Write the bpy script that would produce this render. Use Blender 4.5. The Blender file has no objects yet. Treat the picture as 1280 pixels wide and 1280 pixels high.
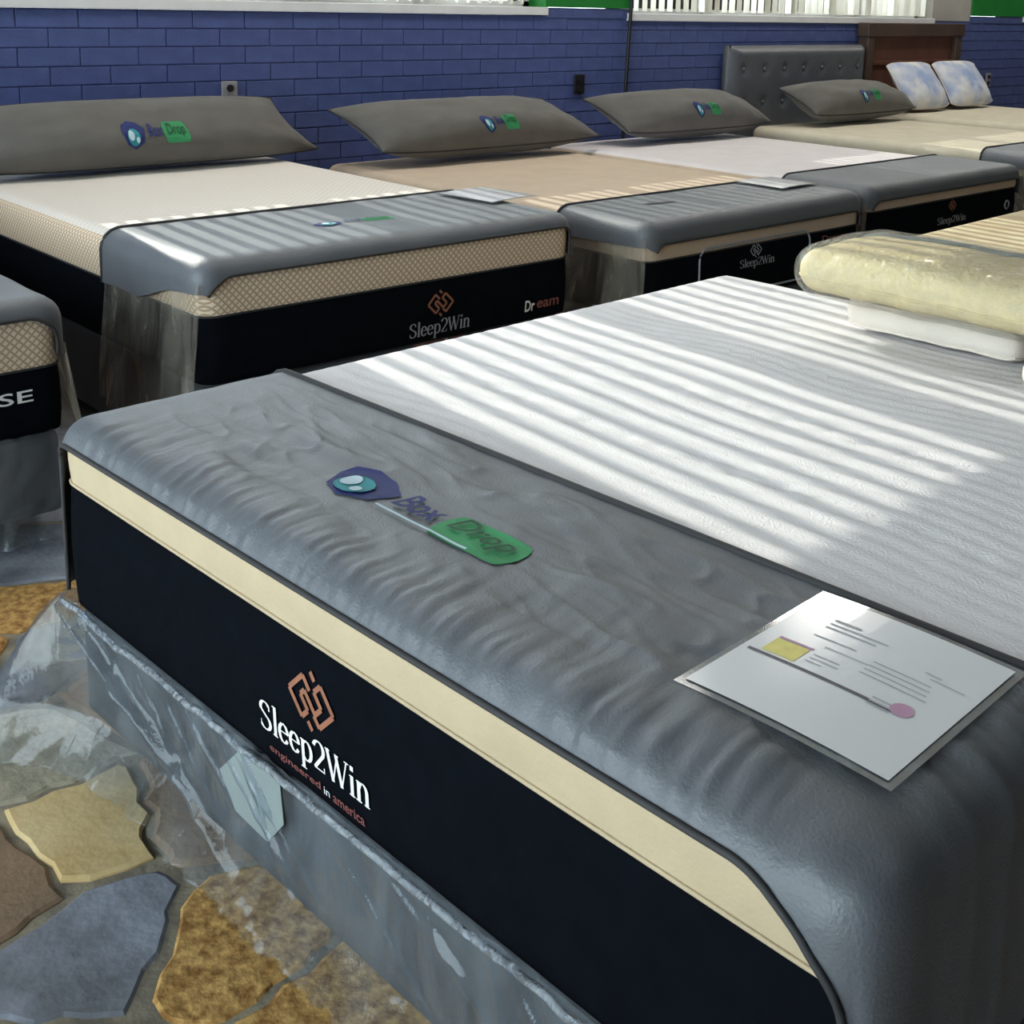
import bpy, bmesh, math, random
from mathutils import Vector, Matrix, noise

random.seed(7)
S = bpy.context.scene
COL = S.collection
R = math.radians

# ------------------------------------------------------------------ camera, world, sun, lights, exposure
cam_d = bpy.data.cameras.new('camera')
cam = bpy.data.objects.new('camera', cam_d)
COL.objects.link(cam)
YAW, PITCH, ROLL = 0.7428, 0.2081, 0.0224
fwd = Vector((math.sin(YAW) * math.cos(PITCH), math.cos(YAW) * math.cos(PITCH), -math.sin(PITCH)))
rt = Vector((math.cos(YAW), -math.sin(YAW), 0))
up = rt.cross(fwd)
cr_, sr_ = math.cos(ROLL), math.sin(ROLL)
r2 = cr_ * rt + sr_ * up
u2 = -sr_ * rt + cr_ * up
cam.matrix_world = Matrix(((r2.x, u2.x, -fwd.x, -1.6157), (r2.y, u2.y, -fwd.y, -5.0668), (r2.z, u2.z, -fwd.z, 1.408), (0, 0, 0, 1)))
cam_d.sensor_width = 36
cam_d.lens = 1506.89 / 1280 * 36
cam_d.shift_x = (640 - 648.12) / 1280
cam_d.shift_y = (324.16 - 640) / 1280
cam_d.clip_start = 0.05
S.camera = cam

S.view_settings.view_transform = 'Standard'
S.view_settings.look = 'None'
S.view_settings.gamma = 1
S.view_settings.use_curve_mapping = False
S.view_settings.exposure = 0.0
S.cycles.use_denoising = True
S.cycles.max_bounces = 10
S.cycles.diffuse_bounces = 5
S.cycles.transparent_max_bounces = 24
S.cycles.caustics_reflective = False
S.cycles.caustics_refractive = False
S.cycles.sample_clamp_indirect = 4.0

W_ = bpy.data.worlds.new('world')
S.world = W_
W_.use_nodes = True
bg = W_.node_tree.nodes['Background']
bg.inputs['Color'].default_value = (0.83, 0.92, 1.0, 1)
bg.inputs['Strength'].default_value = 6.8

sun_d = bpy.data.lights.new('sun', 'SUN')
sun_d.energy = 4.4
sun_d.angle = R(0.3)
sun_d.color = (1.0, 0.94, 0.85)
sun = bpy.data.objects.new('sun', sun_d)
COL.objects.link(sun)
SUN = Vector((-0.085, -1.0, -0.53)).normalized()
sun.rotation_euler = SUN.to_track_quat('-Z', 'Y').to_euler()
sun.location = (2, 8, 6)


def area(name, loc, sx, sy, direction, energy=0, portal=False, color=(1, 1, 1)):
    d = bpy.data.lights.new(name, 'AREA')
    d.shape = 'RECTANGLE'
    d.size, d.size_y = sx, sy
    d.color = color
    d.energy = energy
    if portal:
        d.cycles.is_portal = True
    o = bpy.data.objects.new(name, d)
    COL.objects.link(o)
    o.location = loc
    o.rotation_euler = Vector(direction).to_track_quat('-Z', 'Y').to_euler()
    return o


WINS = [(0.02, 3.19), (3.90, 7.485), (9.06, 12.0)]
ZS, ZT = 1.385, 3.00
for a, b in WINS:
    area('daylight_portal', ((a + b) / 2, 0.30, (ZS + ZT) / 2), b - a, ZT - ZS, (0, -1, 0), 1, True)
area('daylight_portal', (-2.86, -2.85, 1.55), 4.7, 2.9, (1, 0, 0), 1, True)
for lx, ly in [(0.2, -0.9), (2.6, -0.9), (5.0, -0.9), (7.4, -0.9), (9.8, -0.9)]:
    area('ceiling_fill', (lx, ly, 3.4), 1.2, 0.5, (0, 0, -1), 25, color=(1.0, 0.95, 0.88))  # unseen overhead fill, added to brighten the back row of beds


# ------------------------------------------------------------------ materials
def srgb(r, g, b):
    f = lambda c: ((c / 255 + 0.055) / 1.055) ** 2.4 if c > 10 else c / 255 / 12.92
    return (f(r), f(g), f(b), 1)


def mat(name, rgb, rough=0.8, var=0.12, scale=8.0, bump=0.0, bscale=60.0, rgb2=None, sheen=0.0, spec=0.5, metal=0.0, coat=0.0, bdist=0.004):
    m = bpy.data.materials.new(name)
    m.use_nodes = True
    nt = m.node_tree
    p = nt.nodes['Principled BSDF']
    p.inputs['Roughness'].default_value = rough
    p.inputs['Specular IOR Level'].default_value = spec
    p.inputs['Metallic'].default_value = metal
    if sheen:
        p.inputs['Sheen Weight'].default_value = sheen
        p.inputs['Sheen Roughness'].default_value = 0.4
    if coat:
        p.inputs['Coat Weight'].default_value = coat
        p.inputs['Coat Roughness'].default_value = 0.15
    tc = nt.nodes.new('ShaderNodeTexCoord')
    n = nt.nodes.new('ShaderNodeTexNoise')
    n.inputs['Scale'].default_value = scale
    n.inputs['Detail'].default_value = 4
    nt.links.new(tc.outputs['Object'], n.inputs['Vector'])
    rp = nt.nodes.new('ShaderNodeValToRGB')
    c = srgb(*rgb)
    if rgb2:
        c2 = srgb(*rgb2)
    else:
        c2 = tuple(min(1, x * (1 + var)) for x in c[:3]) + (1,)
        c = tuple(x * (1 - var) for x in c[:3]) + (1,)
    rp.color_ramp.elements[0].color = c
    rp.color_ramp.elements[1].color = c2
    rp.color_ramp.elements[0].position = 0.35
    rp.color_ramp.elements[1].position = 0.65
    nt.links.new(n.outputs['Fac'], rp.inputs['Fac'])
    nt.links.new(rp.outputs['Color'], p.inputs['Base Color'])
    if bump:
        n2 = nt.nodes.new('ShaderNodeTexNoise')
        n2.inputs['Scale'].default_value = bscale
        n2.inputs['Detail'].default_value = 3
        nt.links.new(tc.outputs['Object'], n2.inputs['Vector'])
        bp = nt.nodes.new('ShaderNodeBump')
        bp.inputs['Strength'].default_value = bump
        bp.inputs['Distance'].default_value = bdist
        nt.links.new(n2.outputs['Fac'], bp.inputs['Height'])
        nt.links.new(bp.outputs['Normal'], p.inputs['Normal'])
    return m


def mat_lattice(name, base, line, pitch=0.022, width=0.16, rough=0.85, flat=False):
    """knitted fabric with a woven diamond lattice (a real colour of the cloth)"""
    m = mat(name, base, rough, 0.05)
    nt = m.node_tree
    p = nt.nodes['Principled BSDF']
    tc = nt.nodes.new('ShaderNodeTexCoord')
    sep = nt.nodes.new('ShaderNodeSeparateXYZ')
    nt.links.new(tc.outputs['Object'], sep.inputs[0])

    def math_(op, a, b=None):
        k = nt.nodes.new('ShaderNodeMath')
        k.operation = op
        for i, v in enumerate([a, b]):
            if v is None:
                continue
            if isinstance(v, (int, float)):
                k.inputs[i].default_value = v
            else:
                nt.links.new(v, k.inputs[i])
        return k.outputs[0]
    xy = math_('ADD', sep.outputs['X'], sep.outputs['Y'])
    pairs = [math_('ADD', xy, sep.outputs['Z']), math_('SUBTRACT', xy, sep.outputs['Z'])]
    if flat:
        pairs = [xy, math_('SUBTRACT', sep.outputs['X'], sep.outputs['Y'])]
    outs = []
    for a in pairs:
        a = math_('DIVIDE', a, pitch)
        a = math_('FRACT', math_('ADD', a, 100.0))
        a = math_('LESS_THAN', math_('ABSOLUTE', math_('SUBTRACT', a, 0.5)), width)
        outs.append(a)
    mx = math_('MAXIMUM', outs[0], outs[1])
    mix = nt.nodes.new('ShaderNodeMix')
    mix.data_type = 'RGBA'
    nt.links.new(mx, mix.inputs[0])
    mix.inputs[6].default_value = srgb(*base)
    mix.inputs[7].default_value = srgb(*line)
    nt.links.new(mix.outputs[2], p.inputs['Base Color'])
    return m


def mat_film(name, tint=(0.93, 0.96, 1.0), milk=0.10, gloss=0.5, bump=0.6, bscale=14.0, stretch=(1, 1, 0.25), milk_rgb=(0.78, 0.86, 0.93)):
    """thin clear polythene: mostly see-through, a little milky, glossy in its folds"""
    m = bpy.data.materials.new(name)
    m.use_nodes = True
    nt = m.node_tree
    nt.nodes.clear()
    out = nt.nodes.new('ShaderNodeOutputMaterial')
    tr = nt.nodes.new('ShaderNodeBsdfTransparent')
    tr.inputs[0].default_value = (*tint, 1)
    gl = nt.nodes.new('ShaderNodeBsdfGlossy')
    gl.inputs['Color'].default_value = (0.95, 0.97, 1, 1)
    gl.inputs['Roughness'].default_value = 0.09
    df = nt.nodes.new('ShaderNodeBsdfDiffuse')
    df.inputs[0].default_value = (*milk_rgb, 1)
    tl = nt.nodes.new('ShaderNodeBsdfTranslucent')
    tl.inputs[0].default_value = (*milk_rgb, 1)
    tc = nt.nodes.new('ShaderNodeTexCoord')
    mp = nt.nodes.new('ShaderNodeMapping')
    mp.inputs['Scale'].default_value = stretch
    nt.links.new(tc.outputs['Object'], mp.inputs['Vector'])
    n = nt.nodes.new('ShaderNodeTexNoise')
    n.inputs['Scale'].default_value = bscale
    n.inputs['Detail'].default_value = 5
    n.inputs['Distortion'].default_value = 0.8
    nt.links.new(mp.outputs[0], n.inputs['Vector'])
    bp = nt.nodes.new('ShaderNodeBump')
    bp.inputs['Strength'].default_value = bump
    bp.inputs['Distance'].default_value = 0.03
    nt.links.new(n.outputs['Fac'], bp.inputs['Height'])
    nt.links.new(bp.outputs['Normal'], gl.inputs['Normal'])
    fr = nt.nodes.new('ShaderNodeLayerWeight')
    fr.inputs['Blend'].default_value = 0.35
    nt.links.new(bp.outputs['Normal'], fr.inputs['Normal'])
    mul = nt.nodes.new('ShaderNodeMath')
    mul.operation = 'MULTIPLY'
    mul.inputs[1].default_value = gloss
    nt.links.new(fr.outputs['Fresnel'], mul.inputs[0])
    rp = nt.nodes.new('ShaderNodeMapRange')
    rp.inputs['From Min'].default_value = 0.35
    rp.inputs['From Max'].default_value = 0.75
    rp.inputs['To Min'].default_value = milk * 0.4
    rp.inputs['To Max'].default_value = milk * 2.2
    nt.links.new(n.outputs['Fac'], rp.inputs['Value'])
    a = nt.nodes.new('ShaderNodeMixShader')
    a.inputs[0].default_value = 0.4
    nt.links.new(df.outputs[0], a.inputs[1])
    nt.links.new(tl.outputs[0], a.inputs[2])
    b = nt.nodes.new('ShaderNodeMixShader')
    nt.links.new(rp.outputs[0], b.inputs[0])
    nt.links.new(tr.outputs[0], b.inputs[1])
    nt.links.new(a.outputs[0], b.inputs[2])
    c = nt.nodes.new('ShaderNodeMixShader')
    nt.links.new(mul.outputs[0], c.inputs[0])
    nt.links.new(b.outputs[0], c.inputs[1])
    nt.links.new(gl.outputs[0], c.inputs[2])
    nt.links.new(c.outputs[0], out.inputs['Surface'])
    return m


def mat_glass(name):
    m = bpy.data.materials.new(name)
    m.use_nodes = True
    nt = m.node_tree
    nt.nodes.clear()
    out = nt.nodes.new('ShaderNodeOutputMaterial')
    tr = nt.nodes.new('ShaderNodeBsdfTransparent')
    tr.inputs[0].default_value = (0.94, 0.97, 0.96, 1)
    gl = nt.nodes.new('ShaderNodeBsdfGlossy')
    gl.inputs['Roughness'].default_value = 0.02
    fr = nt.nodes.new('ShaderNodeFresnel')
    mx = nt.nodes.new('ShaderNodeMixShader')
    nt.links.new(fr.outputs[0], mx.inputs[0])
    nt.links.new(tr.outputs[0], mx.inputs[1])
    nt.links.new(gl.outputs[0], mx.inputs[2])
    nt.links.new(mx.outputs[0], out.inputs['Surface'])
    return m


M = dict(
    white_knit=mat('white_knit', (226, 224, 226), 0.85, 0.03, 12, 0.5, 220),
    cream=mat('cream_knit', (190, 172, 142), 0.85, 0.05, 10, 0.35, 160),
    tan=mat('tan_knit', (198, 180, 160), 0.85, 0.04, 10, 0.3, 160),
    pale=mat('pale_knit', (220, 214, 216), 0.85, 0.03, 10, 0.3, 160),
    beige=mat('beige_knit', (206, 198, 178), 0.85, 0.05, 10, 0.3, 160),
    blotch=mat('beige_blotched_knit', (222, 208, 172), 0.85, 0.05, 7, 0.3, 160, rgb2=(206, 184, 148)),
    lattice=mat_lattice('lattice_knit', (232, 214, 190), (186, 160, 134)),
    fine_lattice=mat_lattice('fine_lattice_knit', (230, 224, 216), (216, 208, 198), 0.03, 0.10, flat=True),
    navy_side=mat('black_navy_fabric', (9, 13, 19), 0.95, 0.15, 20, 0.2, 300, spec=0.06),
    grey=mat('grey_cover_cloth', (94, 98, 104), 0.50, 0.06, 6, 0.3, 240, sheen=0.1, spec=0.65),
    grey_pillow=mat('grey_pillow_cloth', (98, 96, 92), 0.85, 0.08, 7, 0.4, 200, sheen=0.2),
    piping=mat('dark_piping', (52, 52, 54), 0.7),
    box_grey=mat('box_base_cloth', (74, 78, 82), 0.85, 0.08, 9, 0.3, 200),
    film=mat_film('clear_film', milk=0.085, gloss=0.72, bump=0.35),
    film_soft=mat_film('clear_film_milky', milk=0.12, gloss=0.6, bscale=10),
    film_side=mat_film('clear_cover_film', tint=(0.92, 0.91, 0.88), milk=0.22, gloss=0.6, bscale=12, milk_rgb=(0.72, 0.66, 0.56)),
    film_bag=mat_film('clear_bag_film', tint=(0.985, 0.985, 0.98), milk=0.05, gloss=0.35, bscale=25, stretch=(1, 1, 1)),
    white_print=mat('white_print', (236, 236, 236), 0.7, 0.02),
    silver_print=mat('silver_print', (150, 156, 165), 0.5, 0.05),
    copper=mat('copper_print', (150, 98, 74), 0.6, 0.12, 40),
    copper_dim=mat('copper_dim_print', (128, 74, 70), 0.6, 0.1, 40),
    logo_navy=mat('logo_navy', (28, 42, 104), 0.7, 0.08),
    logo_green=mat('logo_green', (52, 148, 92), 0.7, 0.08),
    logo_dark_green=mat('logo_dark_green', (16, 78, 48), 0.7, 0.08),
    logo_teal=mat('logo_teal', (40, 140, 150), 0.7, 0.1),
    tag=mat('pale_tag', (136, 148, 148), 0.7, 0.05),
    film_edge=mat_film('gathered_film', milk=0.34, gloss=1.0, bump=1.0, bscale=30),
    logo_pale=mat('logo_pale', (190, 215, 225), 0.7, 0.05),
    card=mat('laminated_card', (232, 233, 236), 0.18, 0.01, coat=0.6),
    laminate=mat_film('laminate_rim', tint=(0.8, 0.8, 0.78), milk=0.25, gloss=0.5, bump=0.0),
    print_grey=mat('print_grey', (178, 180, 184), 0.5, 0.03),
    print_dark=mat('print_dark_line', (92, 90, 98), 0.5),
    print_yellow=mat('print_yellow', (236, 222, 130), 0.5, 0.06, 60),
    print_pink=mat('print_pink', (196, 150, 180), 0.5),
    brick=mat('painted_brick_blue', (72, 86, 138), 0.55, 0.14, 9, 0.6, 70),
    joint=mat('painted_joint_blue', (68, 82, 132), 0.7, 0.15, 9, 0.5, 90),
    front_blue=mat('dark_blue_paint', (40, 50, 84), 0.6, 0.1, 5, 0.2, 60),
    green=mat('green_paint', (22, 120, 44), 0.55, 0.05, 6, 0.3, 80),
    plaster=mat('white_plaster', (214, 210, 204), 0.9, 0.03, 4, 0.2, 60),
    sill=mat('white_sill', (222, 224, 226), 0.5, 0.04),
    grey_panel=mat('pale_grey_board', (168, 166, 160), 0.7, 0.05),
    vane=mat('blind_vane', (232, 230, 222), 0.7, 0.03),
    glass=mat_glass('window_glass'),
    mortar=mat('mortar', (118, 112, 100), 0.95, 0.25, 14, 0.8, 60, rgb2=(160, 150, 130)),
    stone_grey=mat('stone_slate', (150, 152, 164), 0.8, 0.15, 6, 0.8, 40, rgb2=(176, 172, 176)),
    stone_dark=mat('stone_dark', (104, 108, 114), 0.8, 0.15, 6, 0.8, 40, rgb2=(156, 162, 176)),
    stone_ochre=mat('stone_ochre', (150, 106, 52), 0.85, 0.2, 48, 1.0, 60, rgb2=(222, 178, 108)),
    stone_sand=mat('stone_sand', (216, 186, 130), 0.85, 0.1, 8, 0.6, 40, rgb2=(232, 208, 158)),
    stone_olive=mat('stone_olive', (158, 154, 134), 0.85, 0.15, 14, 0.9, 50, rgb2=(192, 184, 162)),
    stone_brown=mat('stone_brown', (138, 116, 94), 0.85, 0.15, 10, 0.8, 50, rgb2=(150, 124, 98)),
    leatherette=mat('grey_leatherette', (84, 88, 94), 0.4, 0.05, 10, 0.2, 200),
    wood=mat('dark_wood', (74, 58, 50), 0.5, 0.15, 5, 0.2, 30),
    wood_panel=mat('rust_wood_panel', (96, 62, 50), 0.5, 0.15, 5, 0.2, 30),
    yellow_knit=mat('yellow_quilted_knit', (224, 206, 160), 0.8, 0.06, 30, 0.55, 70, bdist=0.012),
    ivory=mat('ivory_cotton', (228, 218, 206), 0.85, 0.03, 10, 0.4, 200),
    pillow_blue=mat('white_blue_print_cloth', (224, 224, 222), 0.85, 0.05, 5.5, 0.3, 150, rgb2=(150, 168, 206)),
    grey_mesh=mat('grey_mesh', (132, 136, 130), 0.7, 0.06, 20, 0.3, 200),
    black_plastic=mat('black_plastic', (24, 24, 28), 0.45),
    dark_metal=mat('dark_metal', (44, 44, 46), 0.5, metal=0.6),
    plate=mat('outlet_plate', (150, 150, 156), 0.5),
)


# ------------------------------------------------------------------ mesh helpers
def obj(name, me, m=None, parent=None, smooth=False):
    if isinstance(me, bmesh.types.BMesh):
        bm = me
        me = bpy.data.meshes.new(name)
        bm.to_mesh(me)
        bm.free()
    if m is not None and not me.materials:
        me.materials.append(m)
    if smooth:
        me.polygons.foreach_set('use_smooth', [True] * len(me.polygons))
    o = bpy.data.objects.new(name, me)
    COL.objects.link(o)
    if parent is not None:
        o.parent = parent
    return o


def tag(o, label=None, cat=None, group=None, kind=None):
    if label:
        o['label'] = label
    if cat:
        o['category'] = cat
    if group:
        o['group'] = group
    if kind:
        o['kind'] = kind
    return o


def thing(name, label, cat, loc=(0, 0, 0), rz=0.0, group=None):
    o = bpy.data.objects.new(name, None)
    o.empty_display_size = 0.1
    COL.objects.link(o)
    o.location = loc
    o.rotation_euler = (0, 0, rz)
    return tag(o, label, cat, group)


def add_box(bm, lo, hi, bev=0.0):
    x0, y0, z0 = lo
    x1, y1, z1 = hi
    vs = [bm.verts.new(p) for p in [(x0, y0, z0), (x1, y0, z0), (x1, y1, z0), (x0, y1, z0), (x0, y0, z1), (x1, y0, z1), (x1, y1, z1), (x0, y1, z1)]]
    fs = [bm.faces.new([vs[i] for i in f]) for f in [(3, 2, 1, 0), (4, 5, 6, 7), (0, 1, 5, 4), (1, 2, 6, 5), (2, 3, 7, 6), (3, 0, 4, 7)]]
    if bev:
        es = list({e for f in fs for e in f.edges})
        bmesh.ops.bevel(bm, geom=es, offset=bev, segments=2, affect='EDGES', profile=0.6)


def box(name, lo, hi, m, parent=None, bev=0.0):
    bm = bmesh.new()
    add_box(bm, lo, hi, bev)
    return obj(name, bm, m, parent)


def add_grid(bm, rows, wrap=False):
    vr = [[bm.verts.new(p) for p in r] for r in rows]
    for i in range(len(vr) - 1):
        a, b = vr[i], vr[i + 1]
        n = len(a)
        for j in range(n if wrap else n - 1):
            k = (j + 1) % n
            try:
                bm.faces.new((a[j], a[k], b[k], b[j]))
            except ValueError:
                pass
    return vr


def add_tube(bm, path, r, n=6, closed=False):
    path = [Vector(p) for p in path]
    N = len(path)
    rows = []
    for i, p in enumerate(path):
        if closed:
            t = path[(i + 1) % N] - path[i - 1]
        else:
            t = path[min(i + 1, N - 1)] - path[max(i - 1, 0)]
        if t.length < 1e-9:
            t = Vector((0, 0, 1))
        t.normalize()
        ref = Vector((0, 0, 1)) if abs(t.z) < 0.9 else Vector((1, 0, 0))
        a = t.cross(ref).normalized()
        b = t.cross(a)
        rows.append([p + r * (math.cos(2 * math.pi * k / n) * a + math.sin(2 * math.pi * k / n) * b) for k in range(n)])
    if closed:
        rows.append(rows[0])
    vr = add_grid(bm, rows, wrap=True)
    if not closed:
        bm.faces.new(vr[0])
        bm.faces.new(list(reversed(vr[-1])))


def tube(name, path, r, m, parent=None, n=6, closed=False):
    bm = bmesh.new()
    add_tube(bm, path, r, n, closed)
    bmesh.ops.recalc_face_normals(bm, faces=bm.faces)
    return obj(name, bm, m, parent, True)


def dense(L, r, n, extra=()):
    """sample positions 0..L, closer together near both rounded edges"""
    k = 5
    e = [r * 2.2 * i / k for i in range(k)]
    mid = [r * 2.2 + (L - 4.4 * r) * i / n for i in range(n + 1)]
    return sorted(set(round(v, 6) for v in e + mid + [L - x for x in e] + list(extra)))


def rb(q, W, L, T, r, off=0.0):
    """sharp box point -> rounded box point and its normal"""
    c = Vector((min(max(q[0], r), W - r), min(max(q[1], r), L - r), min(q[2], T - r)))
    d = Vector(q) - c
    if d.length < 1e-9:
        return c, Vector((0, 0, 1))
    d.normalize()
    return c + d * (r + off), d


def nz(x, y, z=0.0):
    return noise.noise(Vector((x, y, z)))


def text_mesh(s, size=1.0, extrude=0.0, shear=0.0, bold=0.0):
    c = bpy.data.curves.new('lettering', 'FONT')
    c.body = s
    c.size = size
    c.shear = shear
    c.offset = bold
    c.extrude = extrude
    c.resolution_u = 3
    o = bpy.data.objects.new('lettering', c)
    COL.objects.link(o)
    dg = bpy.context.evaluated_depsgraph_get()
    me = bpy.data.meshes.new_from_object(o.evaluated_get(dg))
    me.materials.clear()
    bpy.data.objects.remove(o)
    bpy.data.curves.remove(c)
    return me


def fit_text(s, u0, u1, v0, v1, fn, name, m, parent, shear=0.0, bold=0.0, cuts=0):
    """text filling the rectangle u0..u1, v0..v1 of a surface; fn(u, v) -> point on that surface"""
    me = text_mesh(s, 1.0, 0.0, shear, bold)
    if cuts:
        bm = bmesh.new()
        bm.from_mesh(me)
        bmesh.ops.subdivide_edges(bm, edges=bm.edges[:], cuts=cuts, use_grid_fill=True)
        bm.to_mesh(me)
        bm.free()
    xs = [v.co.x for v in me.vertices]
    ys = [v.co.y for v in me.vertices]
    x0, x1, y0, y1 = min(xs), max(xs), min(ys), max(ys)
    for v in me.vertices:
        v.co = fn(u0 + (v.co.x - x0) / (x1 - x0) * (u1 - u0), v0 + (v.co.y - y0) / (y1 - y0) * (v1 - v0))
    return obj(name, me, m, parent)


def arc_(cx, cy, rx, ry, a0, a1, n=12):
    return [(cx + rx * math.cos(R(a0 + (a1 - a0) * i / n)), cy + ry * math.sin(R(a0 + (a1 - a0) * i / n))) for i in range(n + 1)]


GLYPHS = {   # strokes of a high-contrast serif face: (advance, strokes, serif bars)
    'S': (.62, [arc_(.29, .76, .21, .23, 35, 200) + arc_(.29, .25, .24, .25, 75, -150)], [(.46, .74, .52, .92), (.06, .08, .10, .28)]),
    'l': (.30, [[(.15, 0), (.15, 1.05)]], [(.03, 0, .27, .04), (.03, 1.01, .16, 1.05)]),
    'e': (.52, [[(.07, .38), (.44, .38)] + arc_(.26, .34, .20, .34, 8, 325)], []),
    'p': (.58, [[(.13, -.32), (.13, .68)], arc_(.30, .34, .21, .34, 140, -140)], [(.01, -.34, .26, -.30), (.02, .64, .13, .68)]),
    '2': (.60, [arc_(.28, .72, .22, .28, 165, -30) + [(.10, .05)], [(.08, .03), (.52, .03)]], [(.49, .02, .53, .20)]),
    'W': (.98, [[(.06, 1), (.30, 0)], [(.30, 0), (.49, .95)], [(.45, .95), (.68, 0)], [(.68, 0), (.90, 1)]], [(-.03, .96, .18, 1), (.38, .96, .56, 1), (.80, .96, .99, 1)]),
    'i': (.29, [[(.14, 0), (.14, .68)], [(.14, .86), (.14, 1.0)]], [(.02, 0, .26, .04), (.03, .64, .14, .68)]),
    'n': (.60, [[(.13, 0), (.13, .68)], [(.15, .50)] + arc_(.30, .44, .165, .24, 130, 0) + [(.465, 0)]], [(.01, 0, .25, .04), (.03, .64, .13, .68), (.35, 0, .58, .04)]),
}


def serif_text(s, u0, u1, v0, v1, fn, name, m, parent, thick=.135, thin=.045):
    """lettering with thick uprights, hairlines and slab serifs; v0 is the baseline, v1 the cap line"""
    tot = sum(GLYPHS[c][0] for c in s)
    kx, ky = (u1 - u0) / tot, v1 - v0
    bm = bmesh.new()
    x = 0.0

    def quad(p):
        bm.faces.new([bm.verts.new(fn(u0 + a * kx, v0 + c * ky)) for a, c in p])
    for ch in s:
        adv, strokes, serifs = GLYPHS[ch]
        for st in strokes:
            for (ax, ay), (bx, by_) in zip(st[:-1], st[1:]):
                l = math.hypot(bx - ax, by_ - ay)
                if l < 1e-6:
                    continue
                w = thin + (thick - thin) * (abs(by_ - ay) / l) ** 1.5
                if ch == 'W' and by_ > ay:
                    w = thin * 1.2
                ex, ey = (bx - ax) / l * .012, (by_ - ay) / l * .012
                quad([(x + q[0], q[1]) for q in bar(ax - ex, ay - ey, bx + ex, by_ + ey, w)])
        for a, c, d, e in serifs:
            quad([(x + a, c), (x + d, c), (x + d, e), (x + a, e)])
        x += adv
    bmesh.ops.recalc_face_normals(bm, faces=bm.faces)
    return obj(name, bm, m, parent)


def patch_on(outline, fn, name, m, parent, rings=5):
    """a flat printed patch that follows the cloth under it"""
    cu = sum(p[0] for p in outline) / len(outline)
    cv = sum(p[1] for p in outline) / len(outline)
    pts_ = []
    for i, a in enumerate(outline):
        b = outline[(i + 1) % len(outline)]
        k = max(1, int(math.hypot(b[0] - a[0], b[1] - a[1]) / .018))
        pts_ += [(a[0] + (b[0] - a[0]) * t / k, a[1] + (b[1] - a[1]) * t / k) for t in range(k)]
    xs = [p[0] for p in outline]
    long_ = (max(xs) - min(xs)) * .42
    rows_ = []
    for r_ in range(rings + 1):
        f = r_ / rings
        rows_.append([fn(min(max(u, cu - long_), cu + long_) * (1 - f) + u * f, cv + (v - cv) * f) for u, v in pts_])
    bm = bmesh.new()
    add_grid(bm, rows_, wrap=True)
    return obj(name, bm, m, parent)


def poly_on(polys, fn, name, m, parent):
    bm = bmesh.new()
    for p in polys:
        bm.faces.new([bm.verts.new(fn(u, v)) for u, v in p])
    bmesh.ops.triangulate(bm, faces=bm.faces)
    return obj(name, bm, m, parent)


def bar(u0, v0, u1, v1, w):
    du, dv = u1 - u0, v1 - v0
    l = math.hypot(du, dv)
    nu, nv = -dv / l * w / 2, du / l * w / 2
    return [(u0 + nu, v0 + nv), (u0 - nu, v0 - nv), (u1 - nu, v1 - nv), (u1 + nu, v1 + nv)]


def emblem_polys(cu, cv, s):
    """a diamond built of interlocking angular strokes"""
    st = [((-1, -.2), (-1, 1)), ((-1, 1), (.2, 1)), ((.2, 1), (.2, .35)), ((-.45, -.2), (-.45, .5)), ((-1, -.2), (-.45, -.2)),
          ((-.45, .5), (-.1, .5)), ((-.1, .5), (-.1, -.5)), ((1, .2), (1, -1)), ((1, -1), (-.2, -1)), ((-.2, -1), (-.2, -.5)),
          ((.45, .2), (.45, -.5)), ((1, .2), (.45, .2)), ((.45, -.5), (-.1, -.5)), ((.75, .9), (.75, .5)), ((-.75, -.9), (-.75, -.5))]
    c = math.sqrt(.5)
    out = []
    for (a, b), (d, e) in st:
        f = lambda x, y: (cu + s * c * (x - y) * .72, cv + s * c * (x + y) * .72)
        p, q = f(a, b), f(d, e)
        out.append(bar(p[0], p[1], q[0], q[1], s * .15))
    return out


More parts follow.
